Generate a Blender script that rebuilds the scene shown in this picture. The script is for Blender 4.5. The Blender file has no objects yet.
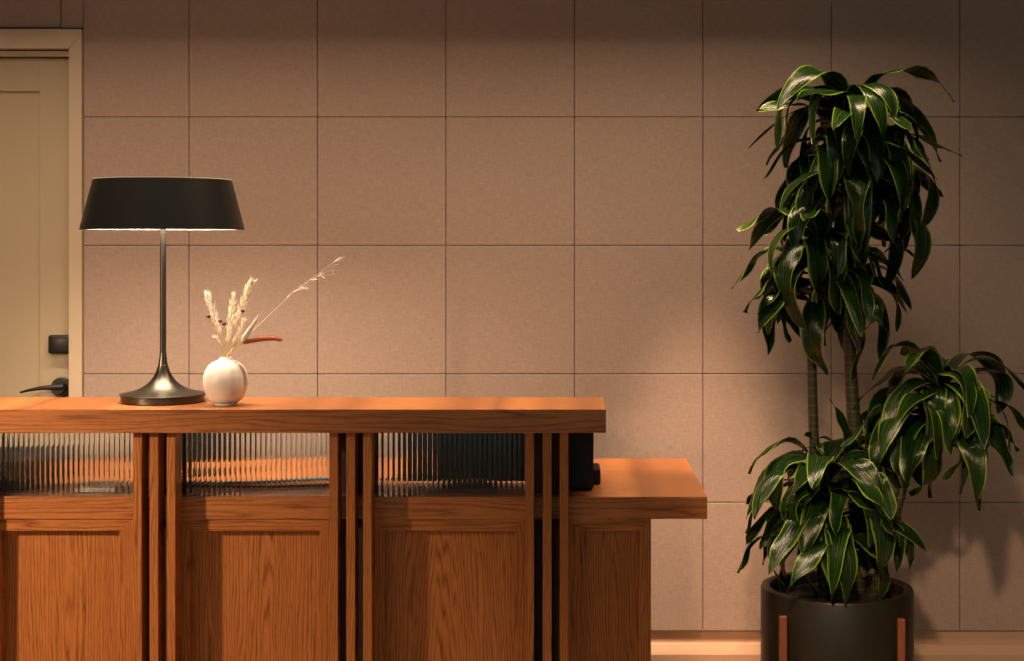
import bpy, bmesh, math, random
from mathutils import Vector, Matrix, noise

# ------------------------------------------------------------------ set-up
scene = bpy.context.scene
COL = scene.collection
F = 1520.0                      # focal length in pixels of the 1024x661 frame
CX, CY = 567.0, 242.0           # principal point (the picture is a shifted crop)
CAM = Vector((0.0, -4.984, 1.42))

def X(px, d): return (px - CX) * d / F
def Z(py, d): return CAM.z - (py - CY) * d / F
def Y(d): return CAM.y + d
def P(px, py, d): return Vector((X(px, d), Y(d), Z(py, d)))

cd = bpy.data.cameras.new('camera')
cam = bpy.data.objects.new('camera', cd); COL.objects.link(cam)
cam.location = CAM; cam.rotation_euler = (math.pi / 2, 0, 0)
cd.sensor_width = 36.0; cd.lens = F * 36.0 / 1024.0
cd.shift_x = (512 - CX) / 1024.0; cd.shift_y = -(330.5 - CY) / 1024.0
cd.clip_start = 0.05
scene.camera = cam
vs = scene.view_settings
vs.view_transform = 'Standard'; vs.look = 'None'; vs.gamma = 1.0; vs.use_curve_mapping = False
vs.exposure = 0.0
try:
    scene.cycles.use_denoising = True
    scene.cycles.max_bounces = 14; scene.cycles.transmission_bounces = 10; scene.cycles.glossy_bounces = 6
except Exception: pass

# ------------------------------------------------------------------ node helpers
def srgb(r, g, b):
    f = lambda c: (c / 255 / 12.92) if c / 255 <= 0.04045 else ((c / 255 + 0.055) / 1.055) ** 2.4
    return (f(r), f(g), f(b), 1.0)

class NT:
    def __init__(s, name):
        s.m = bpy.data.materials.new(name); s.m.use_nodes = True
        s.t = s.m.node_tree; s.bsdf = s.t.nodes['Principled BSDF']
    def n(s, typ, **kw):
        nd = s.t.nodes.new(typ)
        for k, v in kw.items(): setattr(nd, k, v)
        return nd
    def l(s, a, b): s.t.links.new(a, b)
    def val(s, sock, v):
        if hasattr(v, 'is_output') or isinstance(v, bpy.types.NodeSocket): s.l(v, sock)
        else: sock.default_value = v
    def math(s, op, a, b=0.0, c=None):
        nd = s.n('ShaderNodeMath', operation=op)
        s.val(nd.inputs[0], a); s.val(nd.inputs[1], b)
        if c is not None: s.val(nd.inputs[2], c)
        return nd.outputs[0]
    def mix(s, fac, a, b, typ='MIX'):
        nd = s.n('ShaderNodeMix', data_type='RGBA', blend_type=typ)
        s.val(nd.inputs[0], fac); s.val(nd.inputs[6], a); s.val(nd.inputs[7], b)
        return nd.outputs[2]
    def ramp(s, fac, stops):
        nd = s.n('ShaderNodeValToRGB'); s.l(fac, nd.inputs[0])
        el = nd.color_ramp.elements
        while len(el) > len(stops): el.remove(el[-1])
        while len(el) < len(stops): el.new(0.5)
        for e, (p, c) in zip(el, stops): e.position = p; e.color = c
        return nd.outputs[0]
    def noise(s, vec, scale, detail=2.0, rough=0.5):
        nd = s.n('ShaderNodeTexNoise'); s.l(vec, nd.inputs['Vector'])
        nd.inputs['Scale'].default_value = scale; nd.inputs['Detail'].default_value = detail
        nd.inputs['Roughness'].default_value = rough
        return nd.outputs['Fac']
    def mapping(s, vec, loc=(0, 0, 0), scale=(1, 1, 1), rot=(0, 0, 0)):
        nd = s.n('ShaderNodeMapping'); s.l(vec, nd.inputs[0])
        nd.inputs[1].default_value = loc; nd.inputs[2].default_value = rot; nd.inputs[3].default_value = scale
        return nd.outputs[0]
    def bump(s, h, strength, dist):
        nd = s.n('ShaderNodeBump'); nd.inputs['Strength'].default_value = strength
        nd.inputs['Distance'].default_value = dist; s.l(h, nd.inputs['Height'])
        s.l(nd.outputs[0], s.bsdf.inputs['Normal'])
    def coord(s): return s.n('ShaderNodeTexCoord').outputs['Object']
    def pset(s, **kw):
        for k, v in kw.items(): s.val(s.bsdf.inputs[k.replace('_', ' ')], v)

def plain(name, col, rough=0.5, metal=0.0, spec=0.5, mottled=0.08, scale=40.0, bump=0.0):
    t = NT(name); co = t.coord()
    nz = t.noise(co, scale, 3)
    c = t.mix(nz, tuple(x * (1 - mottled) for x in col[:3]) + (1,), tuple(min(1, x * (1 + mottled)) for x in col[:3]) + (1,))
    t.pset(Base_Color=c, Roughness=rough, Metallic=metal)
    t.bsdf.inputs['Specular IOR Level'].default_value = spec
    if bump: t.bump(nz, 0.4, bump)
    return t.m

def wood(name, axis, centre, seed, freq=95.0, tone=1.0, stretch=0.05, arch=0.03, rough=0.42, coat=0.0):
    """open-grained oak: growth rings cut along the board, cathedral arches about centre"""
    t = NT(name); co = t.coord()
    sep = t.n('ShaderNodeSeparateXYZ'); t.l(co, sep.inputs[0])
    x, y, z = sep.outputs
    if axis == 'z': across, along, dep = x, z, y
    elif axis == 'x': across, along, dep = z, x, y
    else: across, along, dep = y, x, z          # a top: grain along x, seen from above
    ca, cl = centre
    a0 = t.math('SUBTRACT', across, ca); l0 = t.math('SUBTRACT', along, cl)
    cmb = t.n('ShaderNodeCombineXYZ')
    t.l(t.math('MULTIPLY', a0, 1.0), cmb.inputs[0]); t.l(t.math('MULTIPLY', l0, 0.11), cmb.inputs[1])
    cmb.inputs[2].default_value = seed * 3.17
    n1 = t.math('SUBTRACT', t.noise(cmb.outputs[0], 9.0, 2.0), 0.5)
    n2 = t.math('SUBTRACT', t.noise(t.mapping(cmb.outputs[0], scale=(1, 2.5, 1)), 24.0, 2.0), 0.5)
    aw = t.math('ADD', a0, t.math('ADD', t.math('MULTIPLY', n1, 0.075), t.math('MULTIPLY', n2, 0.007)))
    lw = t.math('MULTIPLY', l0, stretch)
    r = t.math('SQRT', t.math('ADD', t.math('ADD', t.math('MULTIPLY', aw, aw), t.math('MULTIPLY', lw, lw)), arch * arch * 0.2))
    n3 = t.noise(t.mapping(cmb.outputs[0], scale=(1, 0.5, 1)), 60.0, 2.0)
    ph = t.math('ADD', t.math('MULTIPLY', r, freq), t.math('MULTIPLY', n3, 2.6))
    fr = t.math('FRACT', ph)
    ring = t.math('POWER', t.math('ABSOLUTE', t.math('SUBTRACT', t.math('MULTIPLY', fr, 2.0), 1.0)), 2.2)
    # open pores: fine dashes along the grain
    cp = t.n('ShaderNodeCombineXYZ')
    t.l(t.math('MULTIPLY', across, 1.0), cp.inputs[0]); t.l(t.math('MULTIPLY', along, 0.045), cp.inputs[1]); t.l(t.math('MULTIPLY', dep, 0.3), cp.inputs[2])
    pores = t.noise(cp.outputs[0], 620.0, 2.0, 0.6)
    broad = t.noise(cmb.outputs[0], 16.0, 2.0)
    c1 = tuple(k * tone for k in (0.49, 0.200, 0.060)) + (1,)
    c2 = tuple(k * tone for k in (0.38, 0.132, 0.036)) + (1,)
    c3 = tuple(k * tone for k in (0.14, 0.044, 0.008)) + (1,)
    base = t.mix(broad, c1, c2)
    withring = t.mix(t.math('MULTIPLY', ring, t.math('ADD', 0.25, t.math('MULTIPLY', t.noise(t.mapping(cmb.outputs[0], loc=(3, 1, 0)), 45.0, 2.0), 1.0))), base, c3)
    pr = t.n('ShaderNodeMapRange'); t.l(pores, pr.inputs[0])
    pr.inputs[1].default_value = 0.52; pr.inputs[2].default_value = 0.72; pr.inputs[3].default_value = 0.0; pr.inputs[4].default_value = 0.55
    fin = t.mix(pr.outputs[0], withring, c3)
    t.pset(Base_Color=fin, Roughness=rough)
    t.bsdf.inputs['Specular IOR Level'].default_value = 0.25
    t.bsdf.inputs['Coat Weight'].default_value = coat; t.bsdf.inputs['Coat Roughness'].default_value = 0.3
    t.bump(t.math('ADD', t.math('MULTIPLY', ring, -0.5), t.math('MULTIPLY', pores, -1.0)), 0.25, 0.0006)
    return t.m

# ------------------------------------------------------------------ object helpers
def link(name, bm, mat=None, parent=None, smooth=False):
    me = bpy.data.meshes.new(name)
    bmesh.ops.recalc_face_normals(bm, faces=bm.faces[:])
    if smooth:
        bm.normal_update()
        for ed_ in bm.edges:
            if len(ed_.link_faces) == 2 and ed_.calc_face_angle(0) > math.radians(38): ed_.smooth = False
    bm.to_mesh(me); bm.free()
    if smooth:
        for p in me.polygons: p.use_smooth = True
    o = bpy.data.objects.new(name, me); COL.objects.link(o)
    if mat: me.materials.append(mat)
    if parent is not None:
        o.parent = parent; o.matrix_parent_inverse = Matrix.Translation(-parent.location)
    return o

def thing(name, loc, label, cat, group=None):
    o = bpy.data.objects.new(name, None); COL.objects.link(o)
    o.location = loc; o.empty_display_size = 0.05
    o['label'] = label; o['category'] = cat
    if group: o['group'] = group
    return o

def tag(o, label, cat, group=None):
    o['label'] = label; o['category'] = cat
    if group: o['group'] = group
    return o

def struct(o): o['kind'] = 'structure'; return o

def box(bm, x0, x1, y0, y1, z0, z1, bev=0.0, seg=2):
    vs_ = [bm.verts.new((x, y, z)) for x in (x0, x1) for y in (y0, y1) for z in (z0, z1)]
    idx = [(0, 1, 3, 2), (4, 6, 7, 5), (0, 4, 5, 1), (2, 3, 7, 6), (0, 2, 6, 4), (1, 5, 7, 3)]
    fs = [bm.faces.new([vs_[i] for i in f]) for f in idx]
    if bev:
        es = list({e for f in fs for e in f.edges})
        bmesh.ops.bevel(bm, geom=es, offset=bev, segments=seg, affect='EDGES', profile=0.5)
    return bm

def BX(*a, **k): return box(bmesh.new(), *a, **k)

def prism(bm, pts, y0, y1, bev=0.0):
    """polygon in x-z, extruded in y"""
    a = [bm.verts.new((p[0], y0, p[1])) for p in pts]; b = [bm.verts.new((p[0], y1, p[1])) for p in pts]
    n = len(pts)
    fs = [bm.faces.new(a), bm.faces.new(b[::-1])]
    for i in range(n): fs.append(bm.faces.new([a[i], b[i], b[(i + 1) % n], a[(i + 1) % n]]))
    if bev:
        es = list({e for f in fs for e in f.edges})
        bmesh.ops.bevel(bm, geom=es, offset=bev, segments=2, affect='EDGES', profile=0.5)
    return bm

def lathe(bm, prof, c, n=64, fn=None):
    """prof: list of (r, z); closed where r == 0"""
    rings = []
    for r, z in prof:
        if r < 1e-6: rings.append([bm.verts.new((c[0], c[1], c[2] + z))]); continue
        ring = []
        for i in range(n):
            a = 2 * math.pi * i / n
            rr = r * (fn(a, z) if fn else 1.0)
            ring.append(bm.verts.new((c[0] + rr * math.cos(a), c[1] + rr * math.sin(a), c[2] + z)))
        rings.append(ring)
    for A, B in zip(rings, rings[1:]):
        if len(A) == 1 and len(B) == 1: continue
        for i in range(n):
            j = (i + 1) % n
            if len(A) == 1: bm.faces.new([A[0], B[i], B[j]])
            elif len(B) == 1: bm.faces.new([A[i], A[j], B[0]])
            else: bm.faces.new([A[i], A[j], B[j], B[i]])
    return bm

def tube(bm, pts, rad, n=8, caps=True):
    pts = [Vector(p) for p in pts]
    rings = []; prev = None
    for i, p in enumerate(pts):
        t = (pts[min(i + 1, len(pts) - 1)] - pts[max(i - 1, 0)]).normalized()
        if prev is None:
            up = Vector((0, 1, 0)) if abs(t.y) < 0.9 else Vector((1, 0, 0))
            u = t.cross(up).normalized()
        else:
            u = (prev - t * prev.dot(t)).normalized()
        prev = u; v = t.cross(u)
        r = rad[i] if isinstance(rad, (list, tuple)) else rad
        rings.append([bm.verts.new(p + (u * math.cos(2 * math.pi * k / n) + v * math.sin(2 * math.pi * k / n)) * r) for k in range(n)])
    for A, B in zip(rings, rings[1:]):
        for i in range(n): bm.faces.new([A[i], A[(i + 1) % n], B[(i + 1) % n], B[i]])
    if caps:
        bm.faces.new(rings[0][::-1]); bm.faces.new(rings[-1])
    return bm

def smooth_path(pts, n=8):
    """Catmull-Rom"""
    pts = [Vector(p) for p in pts]; out = []
    q = [pts[0] * 2 - pts[1]] + pts + [pts[-1] * 2 - pts[-2]]
    for i in range(1, len(q) - 2):
        for k in range(n):
            t = k / n; a, b, c, d = q[i - 1], q[i], q[i + 1], q[i + 2]
            out.append(0.5 * ((2 * b) + (c - a) * t + (2 * a - 5 * b + 4 * c - d) * t * t + (3 * b - a - 3 * c + d) * t ** 3))
    out.append(pts[-1]); return out

# ------------------------------------------------------------------ materials
def fabric():
    t = NT('woven_wall_fabric'); co = t.coord()
    h = t.noise(t.mapping(co, scale=(0.16, 1, 1)), 230.0, 3.0, 0.7)
    v = t.noise(t.mapping(co, scale=(1, 1, 0.16)), 230.0, 3.0, 0.7)
    w = t.math('ADD', t.math('MULTIPLY', h, 0.5), t.math('MULTIPLY', v, 0.5))
    big = t.noise(co, 5.0, 3.0)
    c = t.ramp(w, [(0.36, (0.36, 0.287, 0.252, 1)), (0.50, (0.42, 0.34, 0.30, 1)), (0.64, (0.48, 0.393, 0.348, 1))])
    c = t.mix(t.math('MULTIPLY', big, 0.25), c, (0.36, 0.285, 0.25, 1))
    t.pset(Base_Color=c, Roughness=0.95)
    t.bsdf.inputs['Specular IOR Level'].default_value = 0.1
    t.bump(w, 0.35, 0.0012)
    return t.m
M_FAB = fabric()
M_BACK = plain('panel_gap_dark', (0.20, 0.15, 0.12, 1), 0.9)
M_TRIM = plain('cream_painted_trim', (0.60, 0.52, 0.39, 1), 0.45, mottled=0.03, scale=6)
M_DOOR = plain('cream_painted_door', (0.50, 0.44, 0.31, 1), 0.45, mottled=0.03, scale=5)
M_BASEB = plain('painted_baseboard', (0.56, 0.39, 0.27, 1), 0.5, mottled=0.04, scale=6)
M_BLACKM = plain('matte_black_metal', (0.012, 0.012, 0.013, 1), 0.38, 0.0, 0.5)
M_PLASTER = plain('cream_plaster', (0.34, 0.31, 0.27, 1), 0.9, mottled=0.05, scale=8)
M_CEIL = plain('ceiling_paint', (0.20, 0.20, 0.20, 1), 0.9, mottled=0.03, scale=8)
M_PLASTIC = plain('black_plastic', (0.006, 0.006, 0.007, 1), 0.5, 0.0, 0.3)
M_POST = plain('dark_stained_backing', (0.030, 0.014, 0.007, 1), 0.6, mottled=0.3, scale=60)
M_PAPER = plain('white_paper', (0.8, 0.78, 0.74, 1), 0.8)
M_BLUE = plain('blue_cable_rubber', (0.02, 0.15, 0.26, 1), 0.45)
M_SOIL = plain('dark_potting_soil', (0.014, 0.010, 0.007, 1), 0.95, mottled=0.6, scale=90, bump=0.01)
M_CERAMIC = plain('white_glazed_stoneware', (0.80, 0.76, 0.72, 1), 0.38, mottled=0.05, scale=60, bump=0.0006)
M_POT = plain('dark_olive_glazed_pot', (0.020, 0.018, 0.012, 1), 0.42, mottled=0.45, scale=9)
M_COPPER = plain('reddish_wooden_leg', (0.27, 0.085, 0.038, 1), 0.42, mottled=0.2, scale=50)
M_PLUME = plain('pale_straw_plume', (0.90, 0.80, 0.66, 1), 0.8, mottled=0.2, scale=300)
M_PLUMEW = plain('cream_white_plume', (0.93, 0.88, 0.80, 1), 0.8, mottled=0.12, scale=300)
M_STRAW = plain('straw_stem', (0.60, 0.43, 0.22, 1), 0.7)
M_RUST = plain('rust_red_seed_spike', (0.40, 0.13, 0.055, 1), 0.85, mottled=0.5, scale=500)
M_BUD = plain('dark_brown_bud', (0.045, 0.008, 0.008, 1), 0.6)

def floor_mat():
    t = NT('pale_wood_floor'); co = t.coord()
    br = t.n('ShaderNodeTexBrick'); t.l(t.mapping(co, scale=(1, 1, 1)), br.inputs['Vector'])
    br.inputs['Scale'].default_value = 1.0; br.inputs['Brick Width'].default_value = 1.4
    br.inputs['Row Height'].default_value = 0.16; br.inputs['Mortar Size'].default_value = 0.0015
    br.inputs['Color1'].default_value = (0.50, 0.35, 0.21, 1); br.inputs['Color2'].default_value = (0.44, 0.30, 0.18, 1)
    br.inputs['Mortar'].default_value = (0.12, 0.08, 0.05, 1)
    g = t.noise(t.mapping(co, scale=(0.06, 1, 1)), 120.0, 3)
    t.pset(Base_Color=t.mix(t.math('MULTIPLY', g, 0.35), br.outputs['Color'], (0.28, 0.18, 0.10, 1)), Roughness=0.45)
    return t.m
M_FLOOR = floor_mat()

def lamp_metal(name, col, rough, metal):
    t = NT(name); co = t.coord()
    n_ = t.noise(t.mapping(co, scale=(1, 1, 14)), 30.0, 2)
    t.pset(Base_Color=t.mix(n_, col, tuple(k * 1.15 for k in col[:3]) + (1,)), Metallic=metal,
           Roughness=t.math('ADD', rough - 0.03, t.math('MULTIPLY', n_, 0.06)))
    return t.m
M_SHADE = lamp_metal('satin_black_shade', (0.006, 0.0075, 0.008, 1), 0.40, 0.0)
M_SHADE.node_tree.nodes['Principled BSDF'].inputs['Specular IOR Level'].default_value = 0.5
M_BASE = lamp_metal('burnished_gunmetal', (0.095, 0.09, 0.078, 1), 0.33, 1.0)
M_POLE = lamp_metal('gunmetal_pole', (0.09, 0.082, 0.078, 1), 0.33, 1.0)
M_INNER = plain('white_shade_lining', (0.8, 0.75, 0.66, 1), 0.6)

def glass_mat():
    t = NT('clear_reeded_glass')
    nz = t.noise(t.coord(), 20.0, 1)
    t.pset(Base_Color=t.mix(nz, (0.97, 0.98, 0.98, 1), (0.98, 0.985, 0.98, 1)), Roughness=0.07)
    t.bsdf.inputs['Transmission Weight'].default_value = 1.0
    t.bsdf.inputs['IOR'].default_value = 1.48
    return t.m
M_GLASS = glass_mat()

def leaf_mat():
    t = NT('variegated_glossy_leaf')
    uv = t.n('ShaderNodeUVMap'); uv.uv_map = 'UVMap'
    sep = t.n('ShaderNodeSeparateXYZ'); t.l(uv.outputs[0], sep.inputs[0])
    u = t.math('ABSOLUTE', t.math('SUBTRACT', t.math('MULTIPLY', t.math('FRACT', sep.outputs[0]), 2.0), 1.0))
    vv = sep.outputs[1]
    cmb = t.n('ShaderNodeCombineXYZ'); t.l(sep.outputs[0], cmb.inputs[0]); t.l(t.math('MULTIPLY', vv, 0.05), cmb.inputs[1])
    streak = t.noise(cmb.outputs[0], 26.0, 3.0, 0.6)
    blot = t.noise(t.coord(), 14.0, 2.0)
    g = t.ramp(streak, [(0.36, (0.003, 0.014, 0.002, 1)), (0.54, (0.008, 0.040, 0.005, 1)), (0.70, (0.075, 0.135, 0.014, 1))])
    g = t.mix(t.math('MULTIPLY', blot, 0.6), g, (0.003, 0.014, 0.002, 1))
    e = t.math('ADD', u, t.math('MULTIPLY', t.math('SUBTRACT', streak, 0.5), 0.25))
    mr = t.n('ShaderNodeMapRange'); t.l(e, mr.inputs[0]); mr.inputs[1].default_value = 0.82; mr.inputs[2].default_value = 0.95
    t.pset(Base_Color=t.mix(mr.outputs[0], g, (0.17, 0.27, 0.022, 1)), Roughness=0.24)
    t.bsdf.inputs['Specular IOR Level'].default_value = 0.42
    t.bump(streak, 0.45, 0.002)
    return t.m
M_LEAF = leaf_mat()

def cane_mat():
    t = NT('ringed_cane_bark'); co = t.coord()
    sep = t.n('ShaderNodeSeparateXYZ'); t.l(co, sep.inputs[0])
    w = t.math('FRACT', t.math('ADD', t.math('MULTIPLY', sep.outputs[2], 42.0), t.math('MULTIPLY', t.noise(co, 18.0, 2), 1.0)))
    c = t.ramp(w, [(0.0, (0.16, 0.12, 0.06, 1)), (0.14, (0.035, 0.034, 0.014, 1)), (1.0, (0.030, 0.034, 0.014, 1))])
    t.pset(Base_Color=c, Roughness=0.5); t.bump(w, 0.5, 0.001)
    return t.m
M_CANE = cane_mat()

# ------------------------------------------------------------------ the room
DW = 4.984                       # wall plane at y = 0
RX0, RX1, RY0, RH = -4.2, 3.4, -7.4, 2.95
struct(link('floor', BX(RX0, RX1, RY0, 0.10, -0.05, 0.0), M_FLOOR))
struct(link('ceiling', BX(RX0, RX1, RY0, 0.10, RH, RH + 0.06), M_CEIL))
struct(link('wall_left', BX(RX0 - 0.1, RX0, RY0, 0.10, 0.0, RH), M_PLASTER))
struct(link('wall_right', BX(RX1, RX1 + 0.1, RY0, 0.10, 0.0, RH), M_PLASTER))
# closing wall behind the door
struct(link('wall_behind_door', BX(RX0, RX1, 0.10, 0.16, 0.0, RH), M_PLASTER))
struct(link('added_baffle', BX(RX0, RX1, -0.52, -0.50, 2.529, RH), M_CEIL))  # unseen baffle added to cut the slot light off high on the wall

xc_out, xc_in = X(83, DW), X(70, DW)          # door casing, outer and inner edge
z_top_out, z_top_in = Z(29.5, DW), Z(49.5, DW)
door_l = xc_in - 0.92
wbm = bmesh.new()
box(wbm, xc_in + 0.004, RX1, 0.02, 0.10, 0.0, RH)
box(wbm, RX0, door_l, 0.02, 0.10, 0.0, RH)
box(wbm, door_l, xc_in + 0.004, 0.02, 0.10, z_top_in, RH)
wall = struct(link('wall_back', wbm, M_BACK))
pb = bmesh.new()
pitch = 128.5 * DW / F
g0x, g0z = X(188.9, DW), Z(631, DW)
gap = 0.0009
z_pan = [Z(y, DW) for y in (631, 502.5, 374, 245.5, 117, -11.5, -140, -230)]
z_pan[-1] = RH
xs = [g0x + pitch * i for i in range(-7, 9)]
def panel(x0, x1, z0, z1, bev=0.0022):
    if x1 - x0 < 0.01: return
    box(pb, x0 + gap, x1 - gap, 0.0, 0.022, z0 + gap, z1 - gap, bev)
for a, b in zip(xs, xs[1:]):
    for z0, z1 in zip(z_pan, z_pan[1:]):
        a1, b1 = max(a, RX0), min(b, RX1)
        if a1 >= xc_out - 0.01: panel(a1, b1, z0, z1)
        elif b1 > xc_out:                       # column cut by the casing
            if z1 <= z_top_out + 0.01: panel(xc_out, b1, z0, z1)
            elif z0 < z_top_out:
                panel(xc_out, b1, z0, z1); panel(a1, xc_out, z_top_out + 0.003, z1, 0.006)
            else: panel(a1, b1, z0, z1)
        elif b1 <= door_l - 0.05: panel(a1, b1, z0, z1)
        elif z1 > z_top_out: panel(a1, b1, max(z0, z_top_out + 0.006), z1)
clad = link('fabric_panels', pb, M_FAB, wall)
# baseboard: recessed band, chamfer, proud foot
bb = bmesh.new()
prof = [(0.02, 0.0), (-0.022, 0.0), (-0.022, Z(653, DW)), (-0.006, Z(644, DW)), (0.012, Z(643.4, DW)), (0.012, Z(631, DW) + 0.004), (0.02, Z(631, DW) + 0.004)]
def run(bm, prof, x0, x1):
    a = [bm.verts.new((x0, p[0], p[1])) for p in prof]; b = [bm.verts.new((x1, p[0], p[1])) for p in prof]
    bm.faces.new(a); bm.faces.new(b[::-1])
    for i in range(len(prof)): bm.faces.new([a[i], b[i], b[(i + 1) % len(prof)], a[(i + 1) % len(prof)]])
run(bb, prof, xc_out, RX1)
struct(link('baseboard_back', bb, M_BASEB))

# door casing with mitred corner
cb = bmesh.new()
ycf, ycb = -0.014, 0.06
xo, xi = xc_out, xc_in
zi, zm = Z(49, DW), Z(36, DW)
prism(cb, [(xi, 0.0), (xo, 0.0), (xo, zm - 0.0008), (xi, zi - 0.0008)], ycf, ycb, 0.0012)
lo, li = door_l - (xo - xi), door_l
prism(cb, [(lo, 0.0), (li, 0.0), (li, zi - 0.0008), (lo, zm - 0.0008)], ycf, ycb, 0.0012)
prism(cb, [(li, zi), (xi, zi), (xo, zm), (xo, z_top_out), (lo, z_top_out), (lo, zm)], ycf, ycb, 0.0012)
struct(link('trim_2', cb, M_TRIM))
# the head stop strip
st = BX(door_l, X(69, DW) - 0.001, 0.012, 0.055, Z(56, DW), Z(50.5, DW), 0.001)
struct(link('trim_3', st, M_TRIM))
# door slab with recessed shaker panel
dd = 5.015
sx1, sz1 = xc_in - 0.003, Z(57.5, DW)
slx = door_l + 0.003
px_r, pz_t = X(40, dd), Z(91, dd)
db = bmesh.new(); yd0, yd1, yr = 0.028, 0.068, 0.036
pl = slx + (sx1 - px_r); pzb = 0.25
box(db, px_r, sx1, yd0, yd1, 0.008, sz1, 0.0008); box(db, slx, pl, yd0, yd1, 0.008, sz1, 0.0008)
box(db, pl, px_r, yd0, yd1, pz_t, sz1, 0.0008); box(db, pl, px_r, yd0, yd1, 0.008, pzb, 0.0008)
box(db, pl, px_r, yr, yd1 - 0.008, pzb, pz_t)
door = struct(link('door_1', db, M_DOOR))
# lock body and lever handle
lk = bmesh.new()
box(lk, X(48, 4.99), X(71.5, 4.99), 0.002, yd0, Z(354, 4.99), Z(335, 4.99), 0.008, 4)
box(lk, X(50, 4.98), X(70, 4.98), -0.004, 0.004, Z(351.5, 4.98), Z(337.5, 4.98), 0.003, 2)
link('deadbolt', lk, M_BLACKM, door, True)
hb = bmesh.new()
hc = P(61, 387.5, 5.0)
for (r, ya, yb) in ((0.033, 0.012, yd0), (0.020, -0.020, 0.013)):
    tube(hb, [(hc.x, yb, hc.z), (hc.x, ya + 0.003, hc.z), (hc.x, ya, hc.z)], [r, r, r * 0.9], 32)
hl = smooth_path([P(62, 387, 4.97), P(52, 387.5, 4.955), P(42, 388, 4.952), P(30, 390, 4.952), P(20, 392.5, 4.955)], 5)
tube(hb, hl, [0.012 - 0.0088 * (i / (len(hl) - 1)) ** 0.8 for i in range(len(hl))], 12)
link('lever_handle', hb, M_BLACKM, door, True)

# ------------------------------------------------------------------ the reception desk
DC, DCB = 3.93, 4.236            # transaction counter, front and back
DK, DKB = 4.03, 4.743            # worktop, front and back
ZC, ZK = Z(409.3, DC), Z(496.7, DK)
TC, TK = 0.0615, 0.0594
XL = -2.25                        # left end, beyond the frame
desk = thing('reception_desk', (-0.8, Y(4.3), 0.0),
             'orange-brown oak reception desk with raised counter, ribbed glass panes and slatted posts', 'desk')
def wpart(name, bm, mat, label=None, parent=desk):
    o = link(name, bm, mat, parent)
    if label: o['label'] = label
    return o
xcr = X(606, DC)
wpart('countertop', BX(XL, xcr, Y(DC), Y(DCB), ZC - TC, ZC, 0.0015), wood('oak_counter', 'x', (ZC - 0.015, -1.0), 1.0, 120, 1.0, 0.02, coat=0.35), 'raised transaction counter')
xkr = X(707.3, DK)
wpart('worktop', BX(XL, xkr, Y(DK), Y(DKB), ZK - TK, ZK, 0.0015), wood('oak_worktop', 'x', (ZK - 0.045, -0.9), 2.0, 120, 1.0, 0.03, coat=0.35), 'lower worktop running behind the slats')
zb_g = ZC - TC                    # underside of counter

# slats in three posts (and one beyond the frame on the left)
slat_m = [wood('oak_slat_%d' % i, 'z', (0.37 * i, 0.9), 5.0 + i, 150, 1.0, 0.02) for i in range(3)]
DS, DSB = 3.965, DK - 0.001
posts = [(133.0, 149.5, 166.6), (329.2, 346.3, 363.1), (525.2, 542.8, 559.7)]
posts = [tuple(p - 196 for p in posts[0])] + posts
for i, tr in enumerate(posts):
    for j, px in enumerate(tr):
        x0 = X(px, DS); w = 8.7 * DS / F
        if i == 0 and j < 2: continue
        zs = zb_g
        wpart('slat', BX(x0, x0 + w, Y(DS), Y(DSB), 0.0, zs, 0.0008), slat_m[(i + j) % 3])
# dark posts behind each trio of slats, carrying the counter
for i, tr in enumerate(posts):
    a, b = X(tr[0] + 1, DS), X(tr[2] + 9, DS)
    wpart('backing_post', BX(a + 0.002, b - 0.002, Y(4.075), Y(4.12), ZK, zb_g, 0.0), M_POST, 'dark backing post between slats')
# the cabinet fronts: mitred frames and recessed panels
DFR, DPN = 4.036, 4.066
zf0, zf1, zp1 = 0.10, ZK - TK, Z(531, DFR)
bays = [(-62, 1.5, 119.5, 133.5, False), (175.5, 189.8, 319.8, 329.5, False), (371.5, 384.8, 514.5, 525.5, False), (568.3, 579.8, 639.0, 651.0, True)]
for i, (fx0, ox0, ox1, fx1, last) in enumerate(bays):
    xa, xb = X(ox0, DFR), X(ox1, DFR)
    fa = xa - (0.03 if not last else (xa - X(fx0, DFR)))
    fb = X(fx1, DFR)
    fz1 = zf1; zo1 = zp1; zo0 = zf0 + 0.035; fz0 = zf0
    y0, y1 = Y(DFR), Y(DFR + 0.05)
    tm = wood('oak_rail_%d' % i, 'x', (zo1 + 0.03, -0.7 * i), 11.0 + i, 140, 0.97, 0.02)
    sm = wood('oak_stile_%d' % i, 'z', (xa - 0.02, 0.7), 15.0 + i, 140, 0.95, 0.02)
    f = prism(bmesh.new(), [(fa, fz1), (fb, fz1), (xb, zo1), (xa, zo1)], y0, y1, 0.0008)
    wpart('rail', f, tm)
    wpart('rail', prism(bmesh.new(), [(fa, fz0), (fb, fz0), (xb, zo0), (xa, zo0)], y0, y1, 0.0008), tm)
    wpart('stile', prism(bmesh.new(), [(fa, fz0), (fa, fz1), (xa, zo1), (xa, zo0)], y0, y1, 0.0008), sm)
    wpart('stile', prism(bmesh.new(), [(fb, fz0), (fb, fz1), (xb, zo1), (xb, zo0)], y0, y1, 0.0008), sm)
    cxm = (xa + xb) / 2 + (0.015, 0.02, -0.03, 0.01)[i]
    pm = wood('oak_panel_%d' % i, 'z', (cxm, (0.52, 0.28, 0.0, 0.42)[i]), 21.0 + 2 * i, 118 + 6 * i, (1.0, 1.0, 1.0, 0.93)[i], 0.075, 0.02)
    wpart('front_panel', BX(xa - 0.01, xb + 0.01, Y(DPN), Y(DPN + 0.018), zo0 - 0.01, zo1 + 0.01), pm)
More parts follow.
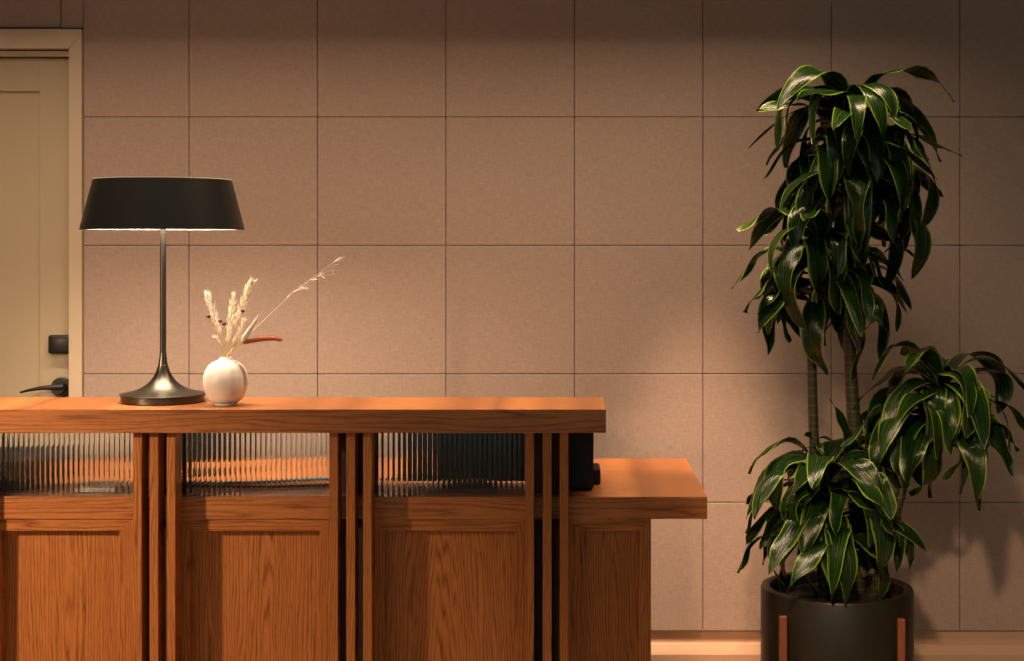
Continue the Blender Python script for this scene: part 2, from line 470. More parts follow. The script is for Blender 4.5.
# carcass behind the fronts, plinth, right-hand end panel and back
xe = X(651, DFR)
wpart('carcass', BX(XL + 0.02, xe - 0.021, Y(DFR + 0.052), Y(DKB) - 0.03, 0.10, ZK - TK - 0.001), M_POST, 'dark cabinet body behind front panels')
wpart('end_panel', BX(xe - 0.020, xe, Y(DFR + 0.051), Y(DKB) - 0.03, 0.0, ZK - TK - 0.001, 0.001), wood('oak_end', 'z', (0.0, 0.5), 40.0, 140, 0.97, 0.05))
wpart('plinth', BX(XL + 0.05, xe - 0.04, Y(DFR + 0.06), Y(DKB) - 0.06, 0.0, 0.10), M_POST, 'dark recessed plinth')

# reeded glass panes
def reeded(bm, x0, x1, yf, yb, z0, z1, pitch, sag, sub=8):
    n = max(1, round((x1 - x0) / pitch)); p = (x1 - x0) / n
    xs_, ys = [], []
    for i in range(n):
        for k in range(sub):
            u = k / sub
            xs_.append(x0 + (i + u) * p); ys.append(yf - sag * math.sqrt(max(0.0, 1 - (2 * u - 1) ** 2 * 0.97)) if True else yf)
    xs_.append(x1); ys.append(ys[0])
    F0 = [bm.verts.new((x, y, z0)) for x, y in zip(xs_, ys)]; F1 = [bm.verts.new((x, y, z1)) for x, y in zip(xs_, ys)]
    B0 = [bm.verts.new((x, yb, z0)) for x in xs_]; B1 = [bm.verts.new((x, yb, z1)) for x in xs_]
    m = len(xs_)
    for i in range(m - 1):
        f = bm.faces.new([F0[i], F0[i + 1], F1[i + 1], F1[i]])
        bm.faces.new([B0[i + 1], B0[i], B1[i], B1[i + 1]])
        bm.faces.new([F1[i], F1[i + 1], B1[i + 1], B1[i]]); bm.faces.new([F0[i + 1], F0[i], B0[i], B0[i + 1]])
    bm.faces.new([F0[0], F1[0], B1[0], B0[0]]); bm.faces.new([F0[-1], B0[-1], B1[-1], F1[-1]])
    return bm
DG = 4.06
for (a, b) in ((-60, 134.5), (172, 331), (368, 527)):
    g = reeded(bmesh.new(), X(a, DG), X(b, DG), Y(DG), Y(DG) + 0.004, ZK + 0.0005, zb_g - 0.0005, 0.01335, 0.0037, 16)
    o = wpart('glass_pane', g, M_GLASS, 'clear vertically ribbed glass pane')

# ------------------------------------------------------------------ table lamp
LD = 4.12; mm = LD / F
lc = Vector((X(163.0, LD), Y(LD), ZC))
lamp = thing('table_lamp', lc, 'black table lamp with wide drum shade and flared metal base on the counter', 'lamp')
def zl(py): return Z(py, LD) - ZC
# base: disc plus trumpet
base_r = 42.3 * mm
disc_t = 0.0225
pr = [(0, 0.0008), (base_r * 0.94, 0.0008), (base_r * 0.965, 0.002), (base_r * 0.965, disc_t - 0.005), (base_r * 1.0, disc_t - 0.003), (base_r * 1.0, disc_t - 0.0008)]
pr += [(base_r * 0.985, disc_t)]
for (hw, z) in ((36, .0255), (28, .0310), (21.5, .0385), (16, .048), (12.2, .058), (9.3, .069), (7.0, .081), (5.5, .094)):
    pr.append((hw * mm, z))
pr.append((5.1 * mm, .0985)); pr.append((4.8 * mm, .099))
pr += [(4.2 * mm, .108), (3.5 * mm, .124), (3.2 * mm, .132), (0, .132)]
# refine trumpet curve
link('lamp_base', lathe(bmesh.new(), pr, lc, 96), M_BASE, lamp, True)
pole_r = 3.1 * mm
link('pole', tube(bmesh.new(), [lc + Vector((0, 0, .130)), lc + Vector((0, 0, zl(190)))], pole_r, 32), M_POLE, lamp, True)
zt, zbm = zl(180), zl(229.8)
rt, rb = 67.6 * mm, 80.2 * mm
sh = bmesh.new()
# shell: outer wall, thin top with cooling opening, inner wall
prof = [(rb, zbm), (rt, zt - 0.001), (rt - 0.0015, zt), (rt - 0.0035, zt), (rt - 0.0035, zt - 0.004), (rb - 0.0035, zbm + 0.0005), (rb - 0.002, zbm), (rb, zbm)]
lathe(sh, prof, lc, 128)
link('lamp_shade', sh, M_SHADE, lamp, True)
ln = lathe(bmesh.new(), [(rb - 0.0042, zbm + 0.0012), (rt - 0.0042, zt - 0.006), (rt - 0.0052, zt - 0.006), (rb - 0.0052, zbm + 0.0012), (rb - 0.0042, zbm + 0.0012)], lc, 96)
o = link('shade_lining', ln, M_INNER, lamp, True); o['label'] = 'white inner lining of shade'
dt = NT('lit_diffuser'); nzf = dt.noise(dt.coord(), 3.0, 1)
dt.pset(Base_Color=(0.85, 0.8, 0.7, 1), Roughness=0.7, Emission_Color=dt.mix(nzf, (1.0, 0.74, 0.50, 1), (1.0, 0.75, 0.52, 1)))
dt.bsdf.inputs['Emission Strength'].default_value = 26.0
df = lathe(bmesh.new(), [(pole_r + 0.001, zbm + 0.040), (rb - 0.014, zbm + 0.040), (rb - 0.014, zbm + 0.046), (pole_r + 0.001, zbm + 0.046), (pole_r + 0.001, zbm + 0.040)], lc, 96)
o = link('diffuser', df, dt.m, lamp, True); o['label'] = 'lit disc inside shade'
rm = lathe(bmesh.new(), [(rt - 0.0005, zt), (rt - 0.0008, zt + 0.0016), (rt - 0.0032, zt + 0.0016), (rt - 0.0035, zt), (rt - 0.0005, zt)], lc, 96)
o = link('shade_rim', rm, M_INNER, lamp, True); o['label'] = 'pale rim along shade top'
tp = lathe(bmesh.new(), [(0, zt - 0.010), (rt - 0.008, zt - 0.010), (rt - 0.008, zt - 0.013), (0, zt - 0.013)], lc, 96)
o = link('top_disc', tp, M_INNER, lamp, True); o['label'] = 'pale cover disc in shade top'

# ------------------------------------------------------------------ vase
VD = 4.03; vm = VD / F
vc = Vector((X(225.6, VD), Y(VD), ZC + 0.0006))
def vfn(a, z):
    # two soft pressed creases, the main one right of the front
    k = 1.0
    t_ = min(1.0, max(0.0, (z - 0.018) / 0.03)) * min(1.0, max(0.0, (0.117 - z) / 0.03))
    for a0, w, dep in ((math.radians(-52), 0.16, 0.055), (math.radians(-18), 0.2, 0.04), (math.radians(-115), 0.28, 0.03), (math.radians(110), 0.3, 0.03)):
        da = (a - a0 + math.pi) % (2 * math.pi) - math.pi
        k -= dep * t_ * math.exp(-(da / w) ** 2)
    return k
prof = [(0, 0.0), (10.5, 0.0), (11.0, 0.8), (11.3, 2.0), (14.0, 3.6), (17.2, 7.0), (20.2, 13.0), (21.7, 19.0), (22.1, 24.0), (21.7, 29.0), (20.2, 34.5), (17.6, 39.0), (14.0, 42.2), (10.5, 43.9), (7.8, 45.0), (6.4, 46.1), (6.1, 47.3), (5.6, 47.6), (5.1, 47.3), (5.2, 45.4), (8.0, 43.0), (16.0, 37.5), (19.6, 28.0), (19.0, 16.0), (12.0, 6.0), (0, 5.0)]
vase = link('bud_vase', lathe(bmesh.new(), [(r * vm, z * vm) for r, z in prof], vc, 96, vfn), M_CERAMIC, None, True)
tag(vase, 'small round white ceramic vase with pressed creases, holding dried grasses beside the lamp', 'vase')

# ------------------------------------------------------------------ dried stems in the vase
rng = random.Random(4)
GL = 'dried stems arranged in the white vase'
def husk(bm, p, d, length, width, r):
    """a slim pointed bract"""
    d = d.normalized(); s = d.cross(Vector((r.uniform(-1, 1), r.uniform(-1, 1), r.uniform(-1, 1)))).normalized()
    t_ = d.cross(s)
    ring = []
    mid = p + d * length * 0.4
    a = bm.verts.new(p); b = bm.verts.new(p + d * length)
    ring = [bm.verts.new(mid + (s * math.cos(k * math.pi / 2) * width + t_ * math.sin(k * math.pi / 2) * width * 0.55)) for k in range(4)]
    for k in range(4):
        bm.faces.new([a, ring[k], ring[(k + 1) % 4]]); bm.faces.new([b, ring[(k + 1) % 4], ring[k]])

def stem_pts(pl, n=6):
    return smooth_path([P(*p) for p in pl], n)
def neck(off_x=0.0, off_y=0.0):
    """foot of a stem inside the vase"""
    return [(225.6 - off_x * 3, 392, VD - off_y * 1.5), (225.6 + off_x, 358, VD + off_y)]

def plume(name, pts, t0, w, nh, hl, mat, label, stem_mat=M_STRAW, spread=0.55):
    path = stem_pts(pts, 10)
    root = thing(name, path[0], label, 'dried grass', GL)
    link('stem', tube(bmesh.new(), path, [0.0010 - 0.0005 * i / (len(path) - 1) for i in range(len(path))], 6), stem_mat, root, True)
    bm = bmesh.new(); L = len(path) - 1
    for i in range(nh):
        t_ = t0 + (1 - t0) * (i + rng.random()) / nh
        f = t_ * L; k = min(int(f), L - 1)
        p = path[k].lerp(path[k + 1], f - k); tg = (path[k + 1] - path[k]).normalized()
        tt = (t_ - t0) / (1 - t0)
        ww = w * (math.sin(math.pi * min(1, tt * 0.85 + 0.12)) ** 0.8)
        o = Vector((rng.gauss(0, 1), rng.gauss(0, 1), rng.gauss(0, 0.6)))
        o = (o - tg * o.dot(tg)); 
        if o.length > 1e-4: o.normalize()
        q = p + o * ww * rng.uniform(0.0, 0.75)
        husk(bm, q, tg + o * spread * rng.uniform(0.2, 1.1), hl * rng.uniform(0.6, 1.4), 0.0014 * rng.uniform(0.7, 1.3), rng)
    link('plume', bm, mat, root)
    return root

plume('dried_grass', neck(-2.2, -0.004) + [(220, 338, VD - 0.01), (214, 315, VD - 0.015), (209, 302, VD - 0.02), (208, 296, VD - 0.02)], 0.42, 0.0110, 170, 0.019, M_PLUMEW,
      'cream feathery grass plume leaning left, leftmost in the white vase')
plume('dried_grass', neck(-0.6, 0.010) + [(228.5, 337, VD + 0.012), (231, 315, VD + 0.016), (233, 296, VD + 0.018)], 0.42, 0.0095, 150, 0.017, M_PLUME,
      'straw-coloured upright grass plume in the middle of the white vase')
plume('dried_grass', neck(0.5, -0.010) + [(231, 337, VD - 0.012), (238, 316, VD - 0.014), (244, 300, VD - 0.016), (248.5, 288, VD - 0.018), (251, 283, VD - 0.018)], 0.40, 0.0120, 220, 0.018, M_PLUME,
      'tallest straw-coloured grass plume in the vase, with a curled tip')
plume('dried_grass', neck(1.6, 0.006) + [(234, 342, VD + 0.004), (241, 328, VD + 0.006), (243.5, 321, VD + 0.008)], 0.45, 0.008, 90, 0.014, M_PLUME,
      'short straw-coloured grass tuft between the tall plume and the rust spike')
plume('dried_grass', neck(2.4, -0.002) + [(233, 349, VD + 0.0), (242, 341, VD - 0.004), (246, 336, VD - 0.006)], 0.5, 0.008, 110, 0.010, M_STRAW,
      'short brownish grass tuft low on the right of the vase mouth')
plume('dried_grass', neck(-2.6, 0.004) + [(221.5, 346, VD), (217, 338, VD), (214.5, 337, VD)], 0.5, 0.0035, 40, 0.009, M_PLUME,
      'short thin straw tuft low on the left of the vase mouth')

# bunny tail
bt = stem_pts(neck(1.8, -0.008) + [(233, 352, VD - 0.02), (241, 341, VD - 0.02), (252, 324, VD - 0.018), (263, 310.5, VD - 0.016)], 8)
r0 = thing('bunny_tail_grass', bt[0], 'fluffy white bunny tail grass head pointing up right, above the rust spike', 'dried grass', GL)
link('stem', tube(bmesh.new(), bt[:-3], 0.0008, 6), M_STRAW, r0, True)
bm = bmesh.new()
A_, B_ = P(241.5, 342, VD - 0.02), P(258, 317, VD - 0.017)
ax = (B_ - A_)
core = [A_ + ax * t_ for t_ in (0, 0.08, 0.2, 0.4, 0.6, 0.8, 0.95, 1.0)]
tube(bm, core, [0.002, 0.0055, 0.0075, 0.0068, 0.0050, 0.0036, 0.0020, 0.0006], 10)
for i in range(420):
    t_ = rng.random() ** 1.2; rr = 0.0075 * (1 - t_) ** 0.55 * min(1, (t_ + 0.03) * 9) * 0.9
    o = ax.normalized().cross(Vector((rng.gauss(0, 1), rng.gauss(0, 1), rng.gauss(0, 1)))).normalized()
    husk(bm, A_ + ax * t_ + o * rr * 0.6, ax.normalized() * 1.0 + o * 0.55, 0.009, 0.00045, rng)
husk(bm, B_ - ax * 0.05, P(263.5, 310, VD - 0.016) - B_, 0.026, 0.0008, rng)
link('seed_head', bm, M_PLUMEW, r0)

# rust-red spike
rs = stem_pts(neck(2.6, 0.0) + [(233, 350, VD - 0.012), (243, 342.5, VD - 0.012), (260, 339.5, VD - 0.012), (282, 339.2, VD - 0.012)], 8)
r1 = thing('dried_seed_spike', rs[0], 'rust-red fuzzy seed spike sticking out to the right of the vase', 'dried flower', GL)
link('stem', tube(bmesh.new(), rs[:-6], 0.0010, 6), M_STRAW, r1, True)
bm = bmesh.new()
sp = smooth_path([P(243, 342.8, VD - 0.012), P(252, 340.6, VD - 0.012), P(262, 338.8, VD - 0.012), P(273, 338.4, VD - 0.012), P(282.5, 340.0, VD - 0.012)], 6)
n_ = len(sp)
tube(bm, sp, [0.0012 + 0.0056 * math.sin(math.pi * min(0.93, (i / (n_ - 1)) ** 0.75 * 0.9 + 0.04)) ** 0.7 for i in range(n_)], 12)
for i in range(700):
    f = rng.random() * (n_ - 2); k = int(f); p = sp[k].lerp(sp[k + 1], f - k); tg = (sp[k + 1] - sp[k]).normalized()
    tt = f / (n_ - 1); rr = 0.0012 + 0.0052 * math.sin(math.pi * min(0.93, tt ** 0.75 * 0.9 + 0.04)) ** 0.7
    o = tg.cross(Vector((rng.gauss(0, 1), rng.gauss(0, 1), rng.gauss(0, 1)))).normalized()
    husk(bm, p + o * rr * 0.8, o + tg * 0.9, 0.0042, 0.0006, rng)
link('spike', bm, M_RUST, r1)

# long oat stem
ot = stem_pts(neck(0.8, 0.006) + [(236, 346, VD + 0.01), (262, 322, VD + 0.01), (292, 294, VD + 0.008), (318, 274, VD + 0.006), (336, 261, VD + 0.004), (345, 256, VD + 0.004)], 8)
r2 = thing('dried_oat_stem', ot[0], 'long thin oat stem arching far out to the upper right of the vase', 'dried grass', GL)
link('stem', tube(bmesh.new(), ot, [0.0011 - 0.0007 * i / (len(ot) - 1) for i in range(len(ot))], 6), M_PLUME, r2, True)
bm = bmesh.new()
for (a, b, w) in (((292, 294), (296, 289), 1.2), ((293, 293), (303, 288.5), 1.4), ((296, 290), (308, 289), 1.5), ((300, 287), (312, 291.5), 1.5), ((305, 286), (313, 292.5), 1.0),
                  ((298, 289), (302, 284.5), 1.2), ((304, 285.5), (315, 281.0), 1.4), ((316, 277), (325, 273.5), 1.3), ((321, 276), (326, 279), 1.1), ((328, 271.5), (338, 270.5), 1.4),
                  ((329, 275), (339, 273.5), 1.0), ((331, 265), (342, 256), 1.3), ((334, 262), (346, 257.5), 1.0), ((335, 262), (344, 260.5), 1.1), ((331, 265), (340, 264), 0.9), ((286, 299), (292, 292), .9), ((310, 280), (320, 279), 1.0)):
    pa, pb_ = P(a[0], a[1], VD + 0.008 + rng.uniform(-0.006, 0.006)), P(b[0], b[1], VD + 0.008 + rng.uniform(-0.012, 0.012))
    husk(bm, pa, pb_ - pa, (pb_ - pa).length, w * 0.0020, rng); husk(bm, pa, (pb_ - pa) + Vector((0, 0, 0.003)), (pb_ - pa).length * 0.8, w * 0.0014, rng)
for (a, b) in (((311, 280), (322, 275.5)), ((320, 273), (329, 271.5)), ((318, 276), (330, 275))):
    tube(bm, [P(a[0], a[1], VD + 0.007), P(b[0], b[1], VD + 0.007)], 0.0003, 5)
link('spikelets', bm, M_PLUMEW, r2)

# dark buds on wiry stems
for (bx, by, dy, lab) in ((208.5, 316.5, -0.02, 'dark round bud on a thin stem, leftmost of the four buds in the vase'),
                          (220.2, 321.2, -0.026, 'dark round bud on a thin stem, in front of the left cream plume'),
                          (224.2, 324.0, -0.022, 'dark round bud on a short thin stem, the lowest of the four'),
                          (242.6, 311.0, -0.03, 'dark round bud against the right side of the tallest straw plume')):
    d1 = VD + dy
    pth = stem_pts(neck((bx - 225) * 0.12, -0.006) + [((bx * 0.55 + 225.6 * 0.45), (by + 352) / 2, (d1 + VD) / 2 - 0.004), (bx, by, d1)], 6)
    rr = thing('dried_bud', pth[0], lab, 'dried flower', GL)
    link('stem', tube(bmesh.new(), pth, 0.0005, 6), M_STRAW, rr, True)
    b_ = bmesh.new(); c_ = pth[-1]
    bmesh.ops.create_icosphere(b_, subdivisions=2, radius=0.0056, matrix=Matrix.Translation(c_) @ Matrix.Diagonal((1, 1, 0.82, 1)))
    for k in range(14):
        a = k * 2.4; husk(b_, c_ + Vector((math.cos(a) * .003, math.sin(a) * .003, .0015)), Vector((math.cos(a), math.sin(a), 0.7)), 0.0035, 0.0006, rng)
    link('bud', b_, M_BUD, rr, True)

# ------------------------------------------------------------------ things on the worktop behind the glass
e = 0.0008
# black printer under the counter end
pd0, pd1 = 4.11, 4.40
pr_ = thing('desktop_computer', (X(570, 4.2), Y(4.25), ZK + e), 'black computer case standing under the right end of the raised counter', 'computer')
bm = BX(X(548, pd0), X(593.6, pd0), Y(pd0), Y(pd1), ZK + e + 0.006, ZC - TC - 0.012, 0.006, 3)
link('housing', bm, M_PLASTIC, pr_, False)
for fx in (554, 587):
    for fd in (4.15, 4.36): link('foot', tube(bmesh.new(), [(X(fx, 4.1), Y(fd), ZK + e), (X(fx, 4.1), Y(fd), ZK + 0.010)], 0.006, 16), M_PLASTIC, pr_)
lidb = BX(X(551, pd0), X(591, pd0), Y(pd0 + 0.01), Y(pd1 - 0.02), ZC - TC - 0.0125, ZC - TC - 0.006, 0.002)
link('lid', lidb, M_PLASTIC, pr_)
# small upright black device beside it
dv = bmesh.new()
dx0, dx1 = X(592.5, 4.26), X(600.3, 4.26)
box(dv, dx0, dx1, Y(4.22), Y(4.34), ZK + e, Z(467, 4.26), 0.006, 3)
o = tag(link('card_terminal', dv, M_PLASTIC), 'small upright black device standing just right of the black computer case', 'device')
# monitors seen from behind through the panes
def monitor(pxa, pxb, md, z0, z1, label):
    mx0, mx1 = X(pxa, md), X(pxb, md); mxc = (mx0 + mx1) / 2
    mo = thing('desk_monitor', (mxc, Y(md), ZK + e), label, 'monitor', 'monitors on the worktop')
    link('screen_housing', BX(mx0, mx1, Y(md), Y(md + 0.03), ZK + z0, ZK + z1, 0.006, 3), M_PLASTIC, mo)
    link('screen', BX(mx0 + 0.008, mx1 - 0.008, Y(md + 0.0295), Y(md + 0.0315), ZK + z0 + 0.008, ZK + z1 - 0.008, 0.0), M_BLACKM, mo)
    mb = bmesh.new()
    box(mb, mxc - 0.02, mxc + 0.02, Y(md - 0.012), Y(md + 0.004), ZK + 0.006, ZK + 0.10, 0.003)
    box(mb, mxc - 0.08, mxc + 0.08, Y(md - 0.06), Y(md + 0.07), ZK + e, ZK + 0.008, 0.003)
    link('stand', mb, M_PLASTIC, mo)
monitor(150, 232, 4.42, 0.035, 0.215, 'black monitor seen from behind through the left of the second ribbed pane')
monitor(396, 546, 4.22, 0.010, 0.165, 'wide black monitor seen from behind through the rightmost ribbed pane')
# desk telephone, low black, at the left
tb = thing('desk_telephone', (X(5, 4.3), Y(4.3), ZK + e), 'low black telephone on the worktop behind the left ribbed pane', 'telephone')
tq = bmesh.new()
x0, x1 = X(-30, 4.25), X(44, 4.25)
pts = [(Y(4.12), ZK + e), (Y(4.40), ZK + e), (Y(4.40), ZK + 0.085), (Y(4.36), ZK + 0.085), (Y(4.12), ZK + 0.030)]
a = [tq.verts.new((x0, p[0], p[1])) for p in pts]; b = [tq.verts.new((x1, p[0], p[1])) for p in pts]
tq.faces.new(a); tq.faces.new(b[::-1])
for i in range(5): tq.faces.new([a[i], b[i], b[(i + 1) % 5], a[(i + 1) % 5]])
bmesh.ops.bevel(tq, geom=tq.edges[:], offset=0.003, segments=2, affect='EDGES')
link('telephone_body', tq, M_PLASTIC, tb)
hs = smooth_path([(x0 + 0.03, Y(4.15), ZK + 0.055), (x0 + 0.032, Y(4.20), ZK + 0.076), (x0 + 0.032, Y(4.32), ZK + 0.102), (x0 + 0.03, Y(4.38), ZK + 0.100)], 6)
link('handset', tube(bmesh.new(), hs, [0.018] * 4 + [0.012] * (len(hs) - 8) + [0.018] * 4, 14), M_PLASTIC, tb, True)
# blue cable crossing behind the second pane, and a black one under it
def cable(pts, r, mat, label):
    c = smooth_path(pts, 8)
    return tag(link('cable', tube(bmesh.new(), c, r, 10), mat, None, True), label, 'cable')
zc_ = ZK + 0.0045
cable([(X(178, 4.26), Y(4.26), zc_ + 0.002), (X(205, 4.25), Y(4.24), zc_), (X(240, 4.25), Y(4.235), zc_), (X(275, 4.25), Y(4.26), zc_), (X(310, 4.25), Y(4.30), zc_), (X(345, 4.3), Y(4.31), zc_), (X(385, 4.3), Y(4.30), zc_)], 0.0042, M_BLUE,
      'blue cable lying across the worktop behind the second ribbed pane')
cable([(X(180, 4.2), Y(4.20), zc_), (X(225, 4.2), Y(4.17), zc_), (X(270, 4.2), Y(4.165), zc_), (X(310, 4.2), Y(4.185), zc_), (X(350, 4.2), Y(4.21), zc_)], 0.0035, M_PLASTIC,
      'black cable in front of the blue one behind the second ribbed pane')
pp = bmesh.new(); box(pp, X(76, 4.1), X(113, 4.1), Y(4.10), Y(4.22), ZK + e, ZK + 0.012, 0.0005)
tag(link('paper_stack', pp, M_PAPER), 'small stack of white paper on the worktop behind the left ribbed pane', 'paper')

# ------------------------------------------------------------------ potted dracaena
PD = 4.45; pm_ = PD / F
pc = Vector((X(836.6, PD), Y(PD), 0.0))
plant = thing('potted_dracaena', pc, 'tall potted dracaena with drooping glossy leaves in a dark round planter right of the desk', 'plant')
z_rim = Z(585.5, PD); R_pot = 75.4 * pm_
zpb = 0.10
prof = [(0, zpb), (R_pot * 0.93, zpb), (R_pot * 0.965, zpb + 0.012), (R_pot, zpb + 0.05), (R_pot, z_rim - 0.008), (R_pot - 0.003, z_rim - 0.002), (R_pot - 0.009, z_rim),
        (R_pot - 0.022, z_rim), (R_pot - 0.027, z_rim - 0.003), (R_pot - 0.029, z_rim - 0.01), (R_pot - 0.03, zpb + 0.06), (0, zpb + 0.06)]
o = link('planter', lathe(bmesh.new(), prof, pc, 128), M_POT, plant, True)
sl = bmesh.new(); lathe(sl, [(0, z_rim - 0.030), (0.06, z_rim - 0.031), (0.12, z_rim - 0.033), (R_pot - 0.031, z_rim - 0.036), (R_pot - 0.031, z_rim - 0.08), (0, z_rim - 0.08)], pc, 64)
link('soil', sl, M_SOIL, plant, True)
# wooden stand: four uprights hugging the pot and a cross under it
for k in range(4):
    a = math.radians((-90 - 50, -90 + 40, 90 - 50, 90 + 40)[k])
    cx_, cy_ = pc.x + (R_pot + 0.0115) * math.cos(a), pc.y + (R_pot + 0.0115) * math.sin(a)
    lb = BX(cx_ - 0.0108, cx_ + 0.0108, cy_ - 0.010, cy_ + 0.010, 0.0, Z(617, PD - 0.16), 0.003, 2)
    link('stand_leg', lb, M_COPPER, plant)
cr = bmesh.new()
for s in (1, -1):
    ca, sa = math.cos(math.radians(40 if s > 0 else -50)), math.sin(math.radians(40 if s > 0 else -50))
    pts = [pc + Vector((ca * t_, sa * t_, 0.088)) for t_ in (-R_pot - 0.004, R_pot + 0.004)]
    tube(cr, pts, 0.011, 12)
link('stand_crossbar', cr, M_COPPER, plant)

# canes
def cane(pl, r0, r1):
    pth = smooth_path([P(*p) for p in pl], 8); n = len(pth)
    return link('cane', tube(bmesh.new(), pth, [r0 + (r1 - r0) * i / (n - 1) for i in range(n)], 16), M_CANE, plant, True)
cane([(826, 600, 4.46), (817, 520, 4.46), (814, 440, 4.46), (812, 370, 4.46), (812, 310, 4.46), (818, 270, 4.46)], 0.0165, 0.0125)
cane([(858, 600, 4.50), (856, 520, 4.51), (854, 430, 4.52), (850, 350, 4.53), (851, 280, 4.53), (853, 200, 4.50), (852, 120, 4.48)], 0.024, 0.014)
cane([(872, 600, 4.44), (888, 545, 4.42), (898, 505, 4.41), (907, 475, 4.42), (925, 440, 4.44), (938, 400, 4.44)], 0.016, 0.012)
cane([(840, 600, 4.40), (835, 560, 4.40), (832, 520, 4.40), (830, 485, 4.40)], 0.017, 0.013)

# leaves
def leaf(bm, uvl, base, azim, elev, length, width, droop, twist, r, start=0.35):
    segs, wn = 16, 6
    d = Vector((math.cos(azim) * math.cos(elev), math.sin(azim) * math.cos(elev), math.sin(elev)))
    p = Vector(base); step = length / segs
    hax = Vector((math.cos(azim), math.sin(azim), 0))
    ph1, ph2, fq = r.uniform(0, 6.28), r.uniform(0, 6.28), r.uniform(1.2, 2.4)
    amp = width * r.uniform(0.25, 0.6)
    seed = r.random() * 50
    side_yaw = r.uniform(-1.3, 1.3)
    bend = r.uniform(0.25, 0.6)
    rows = []
    curl = r.uniform(-1, 1) * 1.3
    for i in range(segs + 1):
        t_ = i / segs
        s = hax.cross(Vector((0, 0, 1))).normalized()
        nrm = s.cross(d).normalized()
        tw = twist * t_ * t_ + curl * max(0, t_ - 0.7)
        s2 = s * math.cos(tw) + nrm * math.sin(tw); n2 = nrm * math.cos(tw) - s * math.sin(tw)
        w = width * min(1.0, (0.25 + 2.6 * t_)) * (max(0.0, 1 - t_ ** 3.2)) ** 0.75
        w = max(w, 0.0006)
        row = []
        for k in range(wn + 1):
            u = 2 * k / wn - 1
            fold = (0.30 - 0.32 * t_) * abs(u) * w - 0.15 * u * u * w
            ruf = amp * abs(u) ** 1.6 * math.sin(fq * 2 * math.pi * t_ + (ph1 if u > 0 else ph2)) * min(1, t_ * 3) * (1 - 0.5 * t_)
            q = p + s2 * (u * w) + n2 * (fold + ruf)
            if q.y > -0.03: q.y = -0.03 - 0.02 * math.tanh((q.y + 0.03) * 5)
            row.append(bm.verts.new(q))
        rows.append(row)
        # bend down, and past the vertical at the tip
        k_ = droop * (0.5 + 1.2 * math.exp(-((t_ - bend) / 0.24) ** 2)) / segs
        d = Matrix.Rotation(k_, 3, hax.cross(Vector((0, 0, -1)))) @ d
        yaw = Matrix.Rotation(side_yaw / segs, 3, Vector((0, 0, 1)))
        d = (yaw @ d).normalized(); hax = (yaw @ hax).normalized()
        p = p + d * step
    for i in range(segs):
        for k in range(wn):
            f = bm.faces.new([rows[i][k], rows[i][k + 1], rows[i + 1][k + 1], rows[i + 1][k]])
            f.smooth = True
            for lp, (uu, tv) in zip(f.loops, (((k) / wn, i / segs), ((k + 1) / wn, i / segs), ((k + 1) / wn, (i + 1) / segs), (k / wn, (i + 1) / segs))):
                lp[uvl].uv = (uu * 0.998 + 0.001, tv + seed)

def crown(axis_pts, n, lens, width, elev_rng, seed, droop=(2.0, 3.0), extra=(), az_bias=None):
    """axis_pts: bottom and top of the leafy part of the cane"""
    r = random.Random(seed); bm = bmesh.new(); uvl = bm.loops.layers.uv.new('UVMap')
    ax_ = [P(*p) for p in axis_pts]
    for i in range(n):
        t_ = (i + 0.5) / n
        f = t_ * (len(ax_) - 1); k = min(int(f), len(ax_) - 2)
        b = ax_[k].lerp(ax_[k + 1], f - k)
        az = i * 2.39996 + r.uniform(-0.35, 0.35)
        if az_bias is not None: az = az_bias(az, r)
        el = elev_rng[0] + (elev_rng[1] - elev_rng[0]) * t_ ** 1.3 + r.uniform(-0.18, 0.18)
        L = (lens[0] + (lens[1] - lens[0]) * t_) * r.uniform(0.85, 1.15)
        dr = r.uniform(*droop) if r.random() < 0.75 else r.uniform(1.2, 1.9)
        leaf(bm, uvl, b, az, el, L, width * r.uniform(0.8, 1.15), dr, r.uniform(-1.6, 1.6), r)
    for (px, py, d, az, el, L, w, dr, tw) in extra:
        leaf(bm, uvl, P(px, py, d), math.radians(az), math.radians(el), L, w, dr, tw, r)
    me = bpy.data.meshes.new('foliage'); bm.to_mesh(me); bm.free(); me.materials.append(M_LEAF)
    o = bpy.data.objects.new('foliage', me); COL.objects.link(o)
    o.parent = plant; o.matrix_parent_inverse = Matrix.Translation(-plant.location)
    return o
crown([(853, 212, 4.50), (852, 160, 4.48), (850, 112, 4.46)], 104, (0.35, 0.36), 0.037, (0.35, 1.15), 11, (2.0, 3.1))
crown([(815, 305, 4.46), (816, 272, 4.46), (822, 240, 4.44)], 42, (0.30, 0.31), 0.038, (0.3, 1.1), 23, (1.8, 3.0))
crown([(852, 290, 4.53), (853, 260, 4.52)], 16, (0.27, 0.27), 0.030, (0.0, 0.7), 29, (1.5, 2.6))
crown([(922, 440, 4.44), (938, 408, 4.43), (943, 380, 4.42)], 58, (0.31, 0.31), 0.039, (0.3, 1.05), 37, (1.8, 3.0))
crown([(834, 545, 4.40), (829, 505, 4.40), (822, 472, 4.40)], 60, (0.32, 0.30), 0.038, (0.2, 1.05), 41, (1.8, 3.0),
      extra=[(852, 470, 4.44, 100, 86, 0.22, 0.030, 0.5, 0.3)])
# two small young shoots
crown([(813, 452, 4.45), (813, 440, 4.45)], 5, (0.09, 0.08), 0.012, (0.3, 1.0), 5, (1.2, 1.8))
crown([(888, 540, 4.42), (893, 520, 4.42)], 4, (0.16, 0.12), 0.017, (0.0, 0.4), 6, (1.9, 2.4))

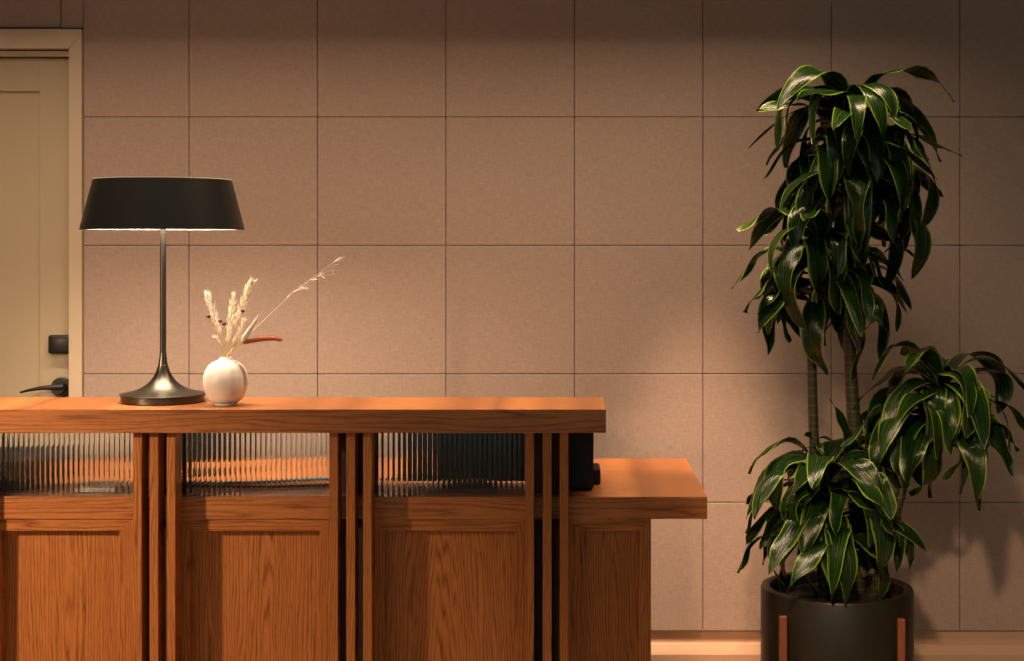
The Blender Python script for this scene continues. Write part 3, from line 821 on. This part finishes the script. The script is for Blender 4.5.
# ------------------------------------------------------------------ light
def area(name, loc, rot, sx, sy, power, col):
    l = bpy.data.lights.new(name, 'AREA'); l.shape = 'RECTANGLE'; l.size = sx; l.size_y = sy; l.energy = power; l.color = col
    o = bpy.data.objects.new(name, l); COL.objects.link(o); o.location = loc; o.rotation_euler = rot
    return o
def point(name, loc, power, col, rad):
    l = bpy.data.lights.new(name, 'POINT'); l.energy = power; l.color = col; l.shadow_soft_size = rad
    o = bpy.data.objects.new(name, l); COL.objects.link(o); o.location = loc
    return o
WARM = (1.0, 0.60, 0.33)
def spot(loc, tgt, power, ang, blend=0.6, col=WARM, rad=0.03):
    l = bpy.data.lights.new('spot_light', 'SPOT'); l.energy = power; l.color = col; l.spot_size = math.radians(ang); l.spot_blend = blend; l.shadow_soft_size = rad
    o = bpy.data.objects.new('spot_light', l); COL.objects.link(o); o.location = loc
    o.rotation_euler = (Vector(tgt) - Vector(loc)).to_track_quat('-Z', 'Y').to_euler()
# shaded lamp standing left of the camera's view, throwing its light on the desk front
spot((-2.43, -2.42, 1.55), (-1.58, -1.12, 0.62), 210, 61, 0.95, (1.0, 0.64, 0.38), 0.045)
# lobby lamp far to the left behind the camera
point('lobby_lamp_light', (-3.4, -6.6, 2.6), 42, (1.0, 0.68, 0.45), 0.10)
slot = area('ceiling_slot_light', (-0.75, -0.96, 2.90), (0, 0, 0), 3.6, 0.05, 50, (1.0, 0.68, 0.43))    # light slot above the desk
slot.data.spread = math.radians(104)
spot((0.42, -0.88, 2.90), (0.46, 0.0, 0.02), 520, 22, 1.0, (1.0, 0.58, 0.34), 0.06)  # added spot without a known fixture, brightens the low wall beside the desk
spot((0.25, -3.2, 2.20), (0.98, -0.30, 0.36), 185, 25, 0.9, (1.0, 0.60, 0.34), 0.07)  # added spot that lifts the lower leaves and the wall behind them
for dx in (-1.3, -0.55, 0.15):
    spot((dx, -0.80, 2.90), (dx, -0.75, 0.9), 24, 44, 0.6, (1.0, 0.80, 0.66))  # row of spots added to brighten the desk tops without the wall
area('cool_fill_light', (0.3, -5.6, 2.85), (0.35, 0, 0), 3.0, 1.5, 14, (0.86, 1.0, 0.86))    # added cool fill, no real fixture, to lift the upper wall

w = bpy.data.worlds.new('world'); scene.world = w; w.use_nodes = True
bg = w.node_tree.nodes['Background']; bg.inputs[0].default_value = (0.80, 1.0, 0.92, 1); bg.inputs[1].default_value = 0.24
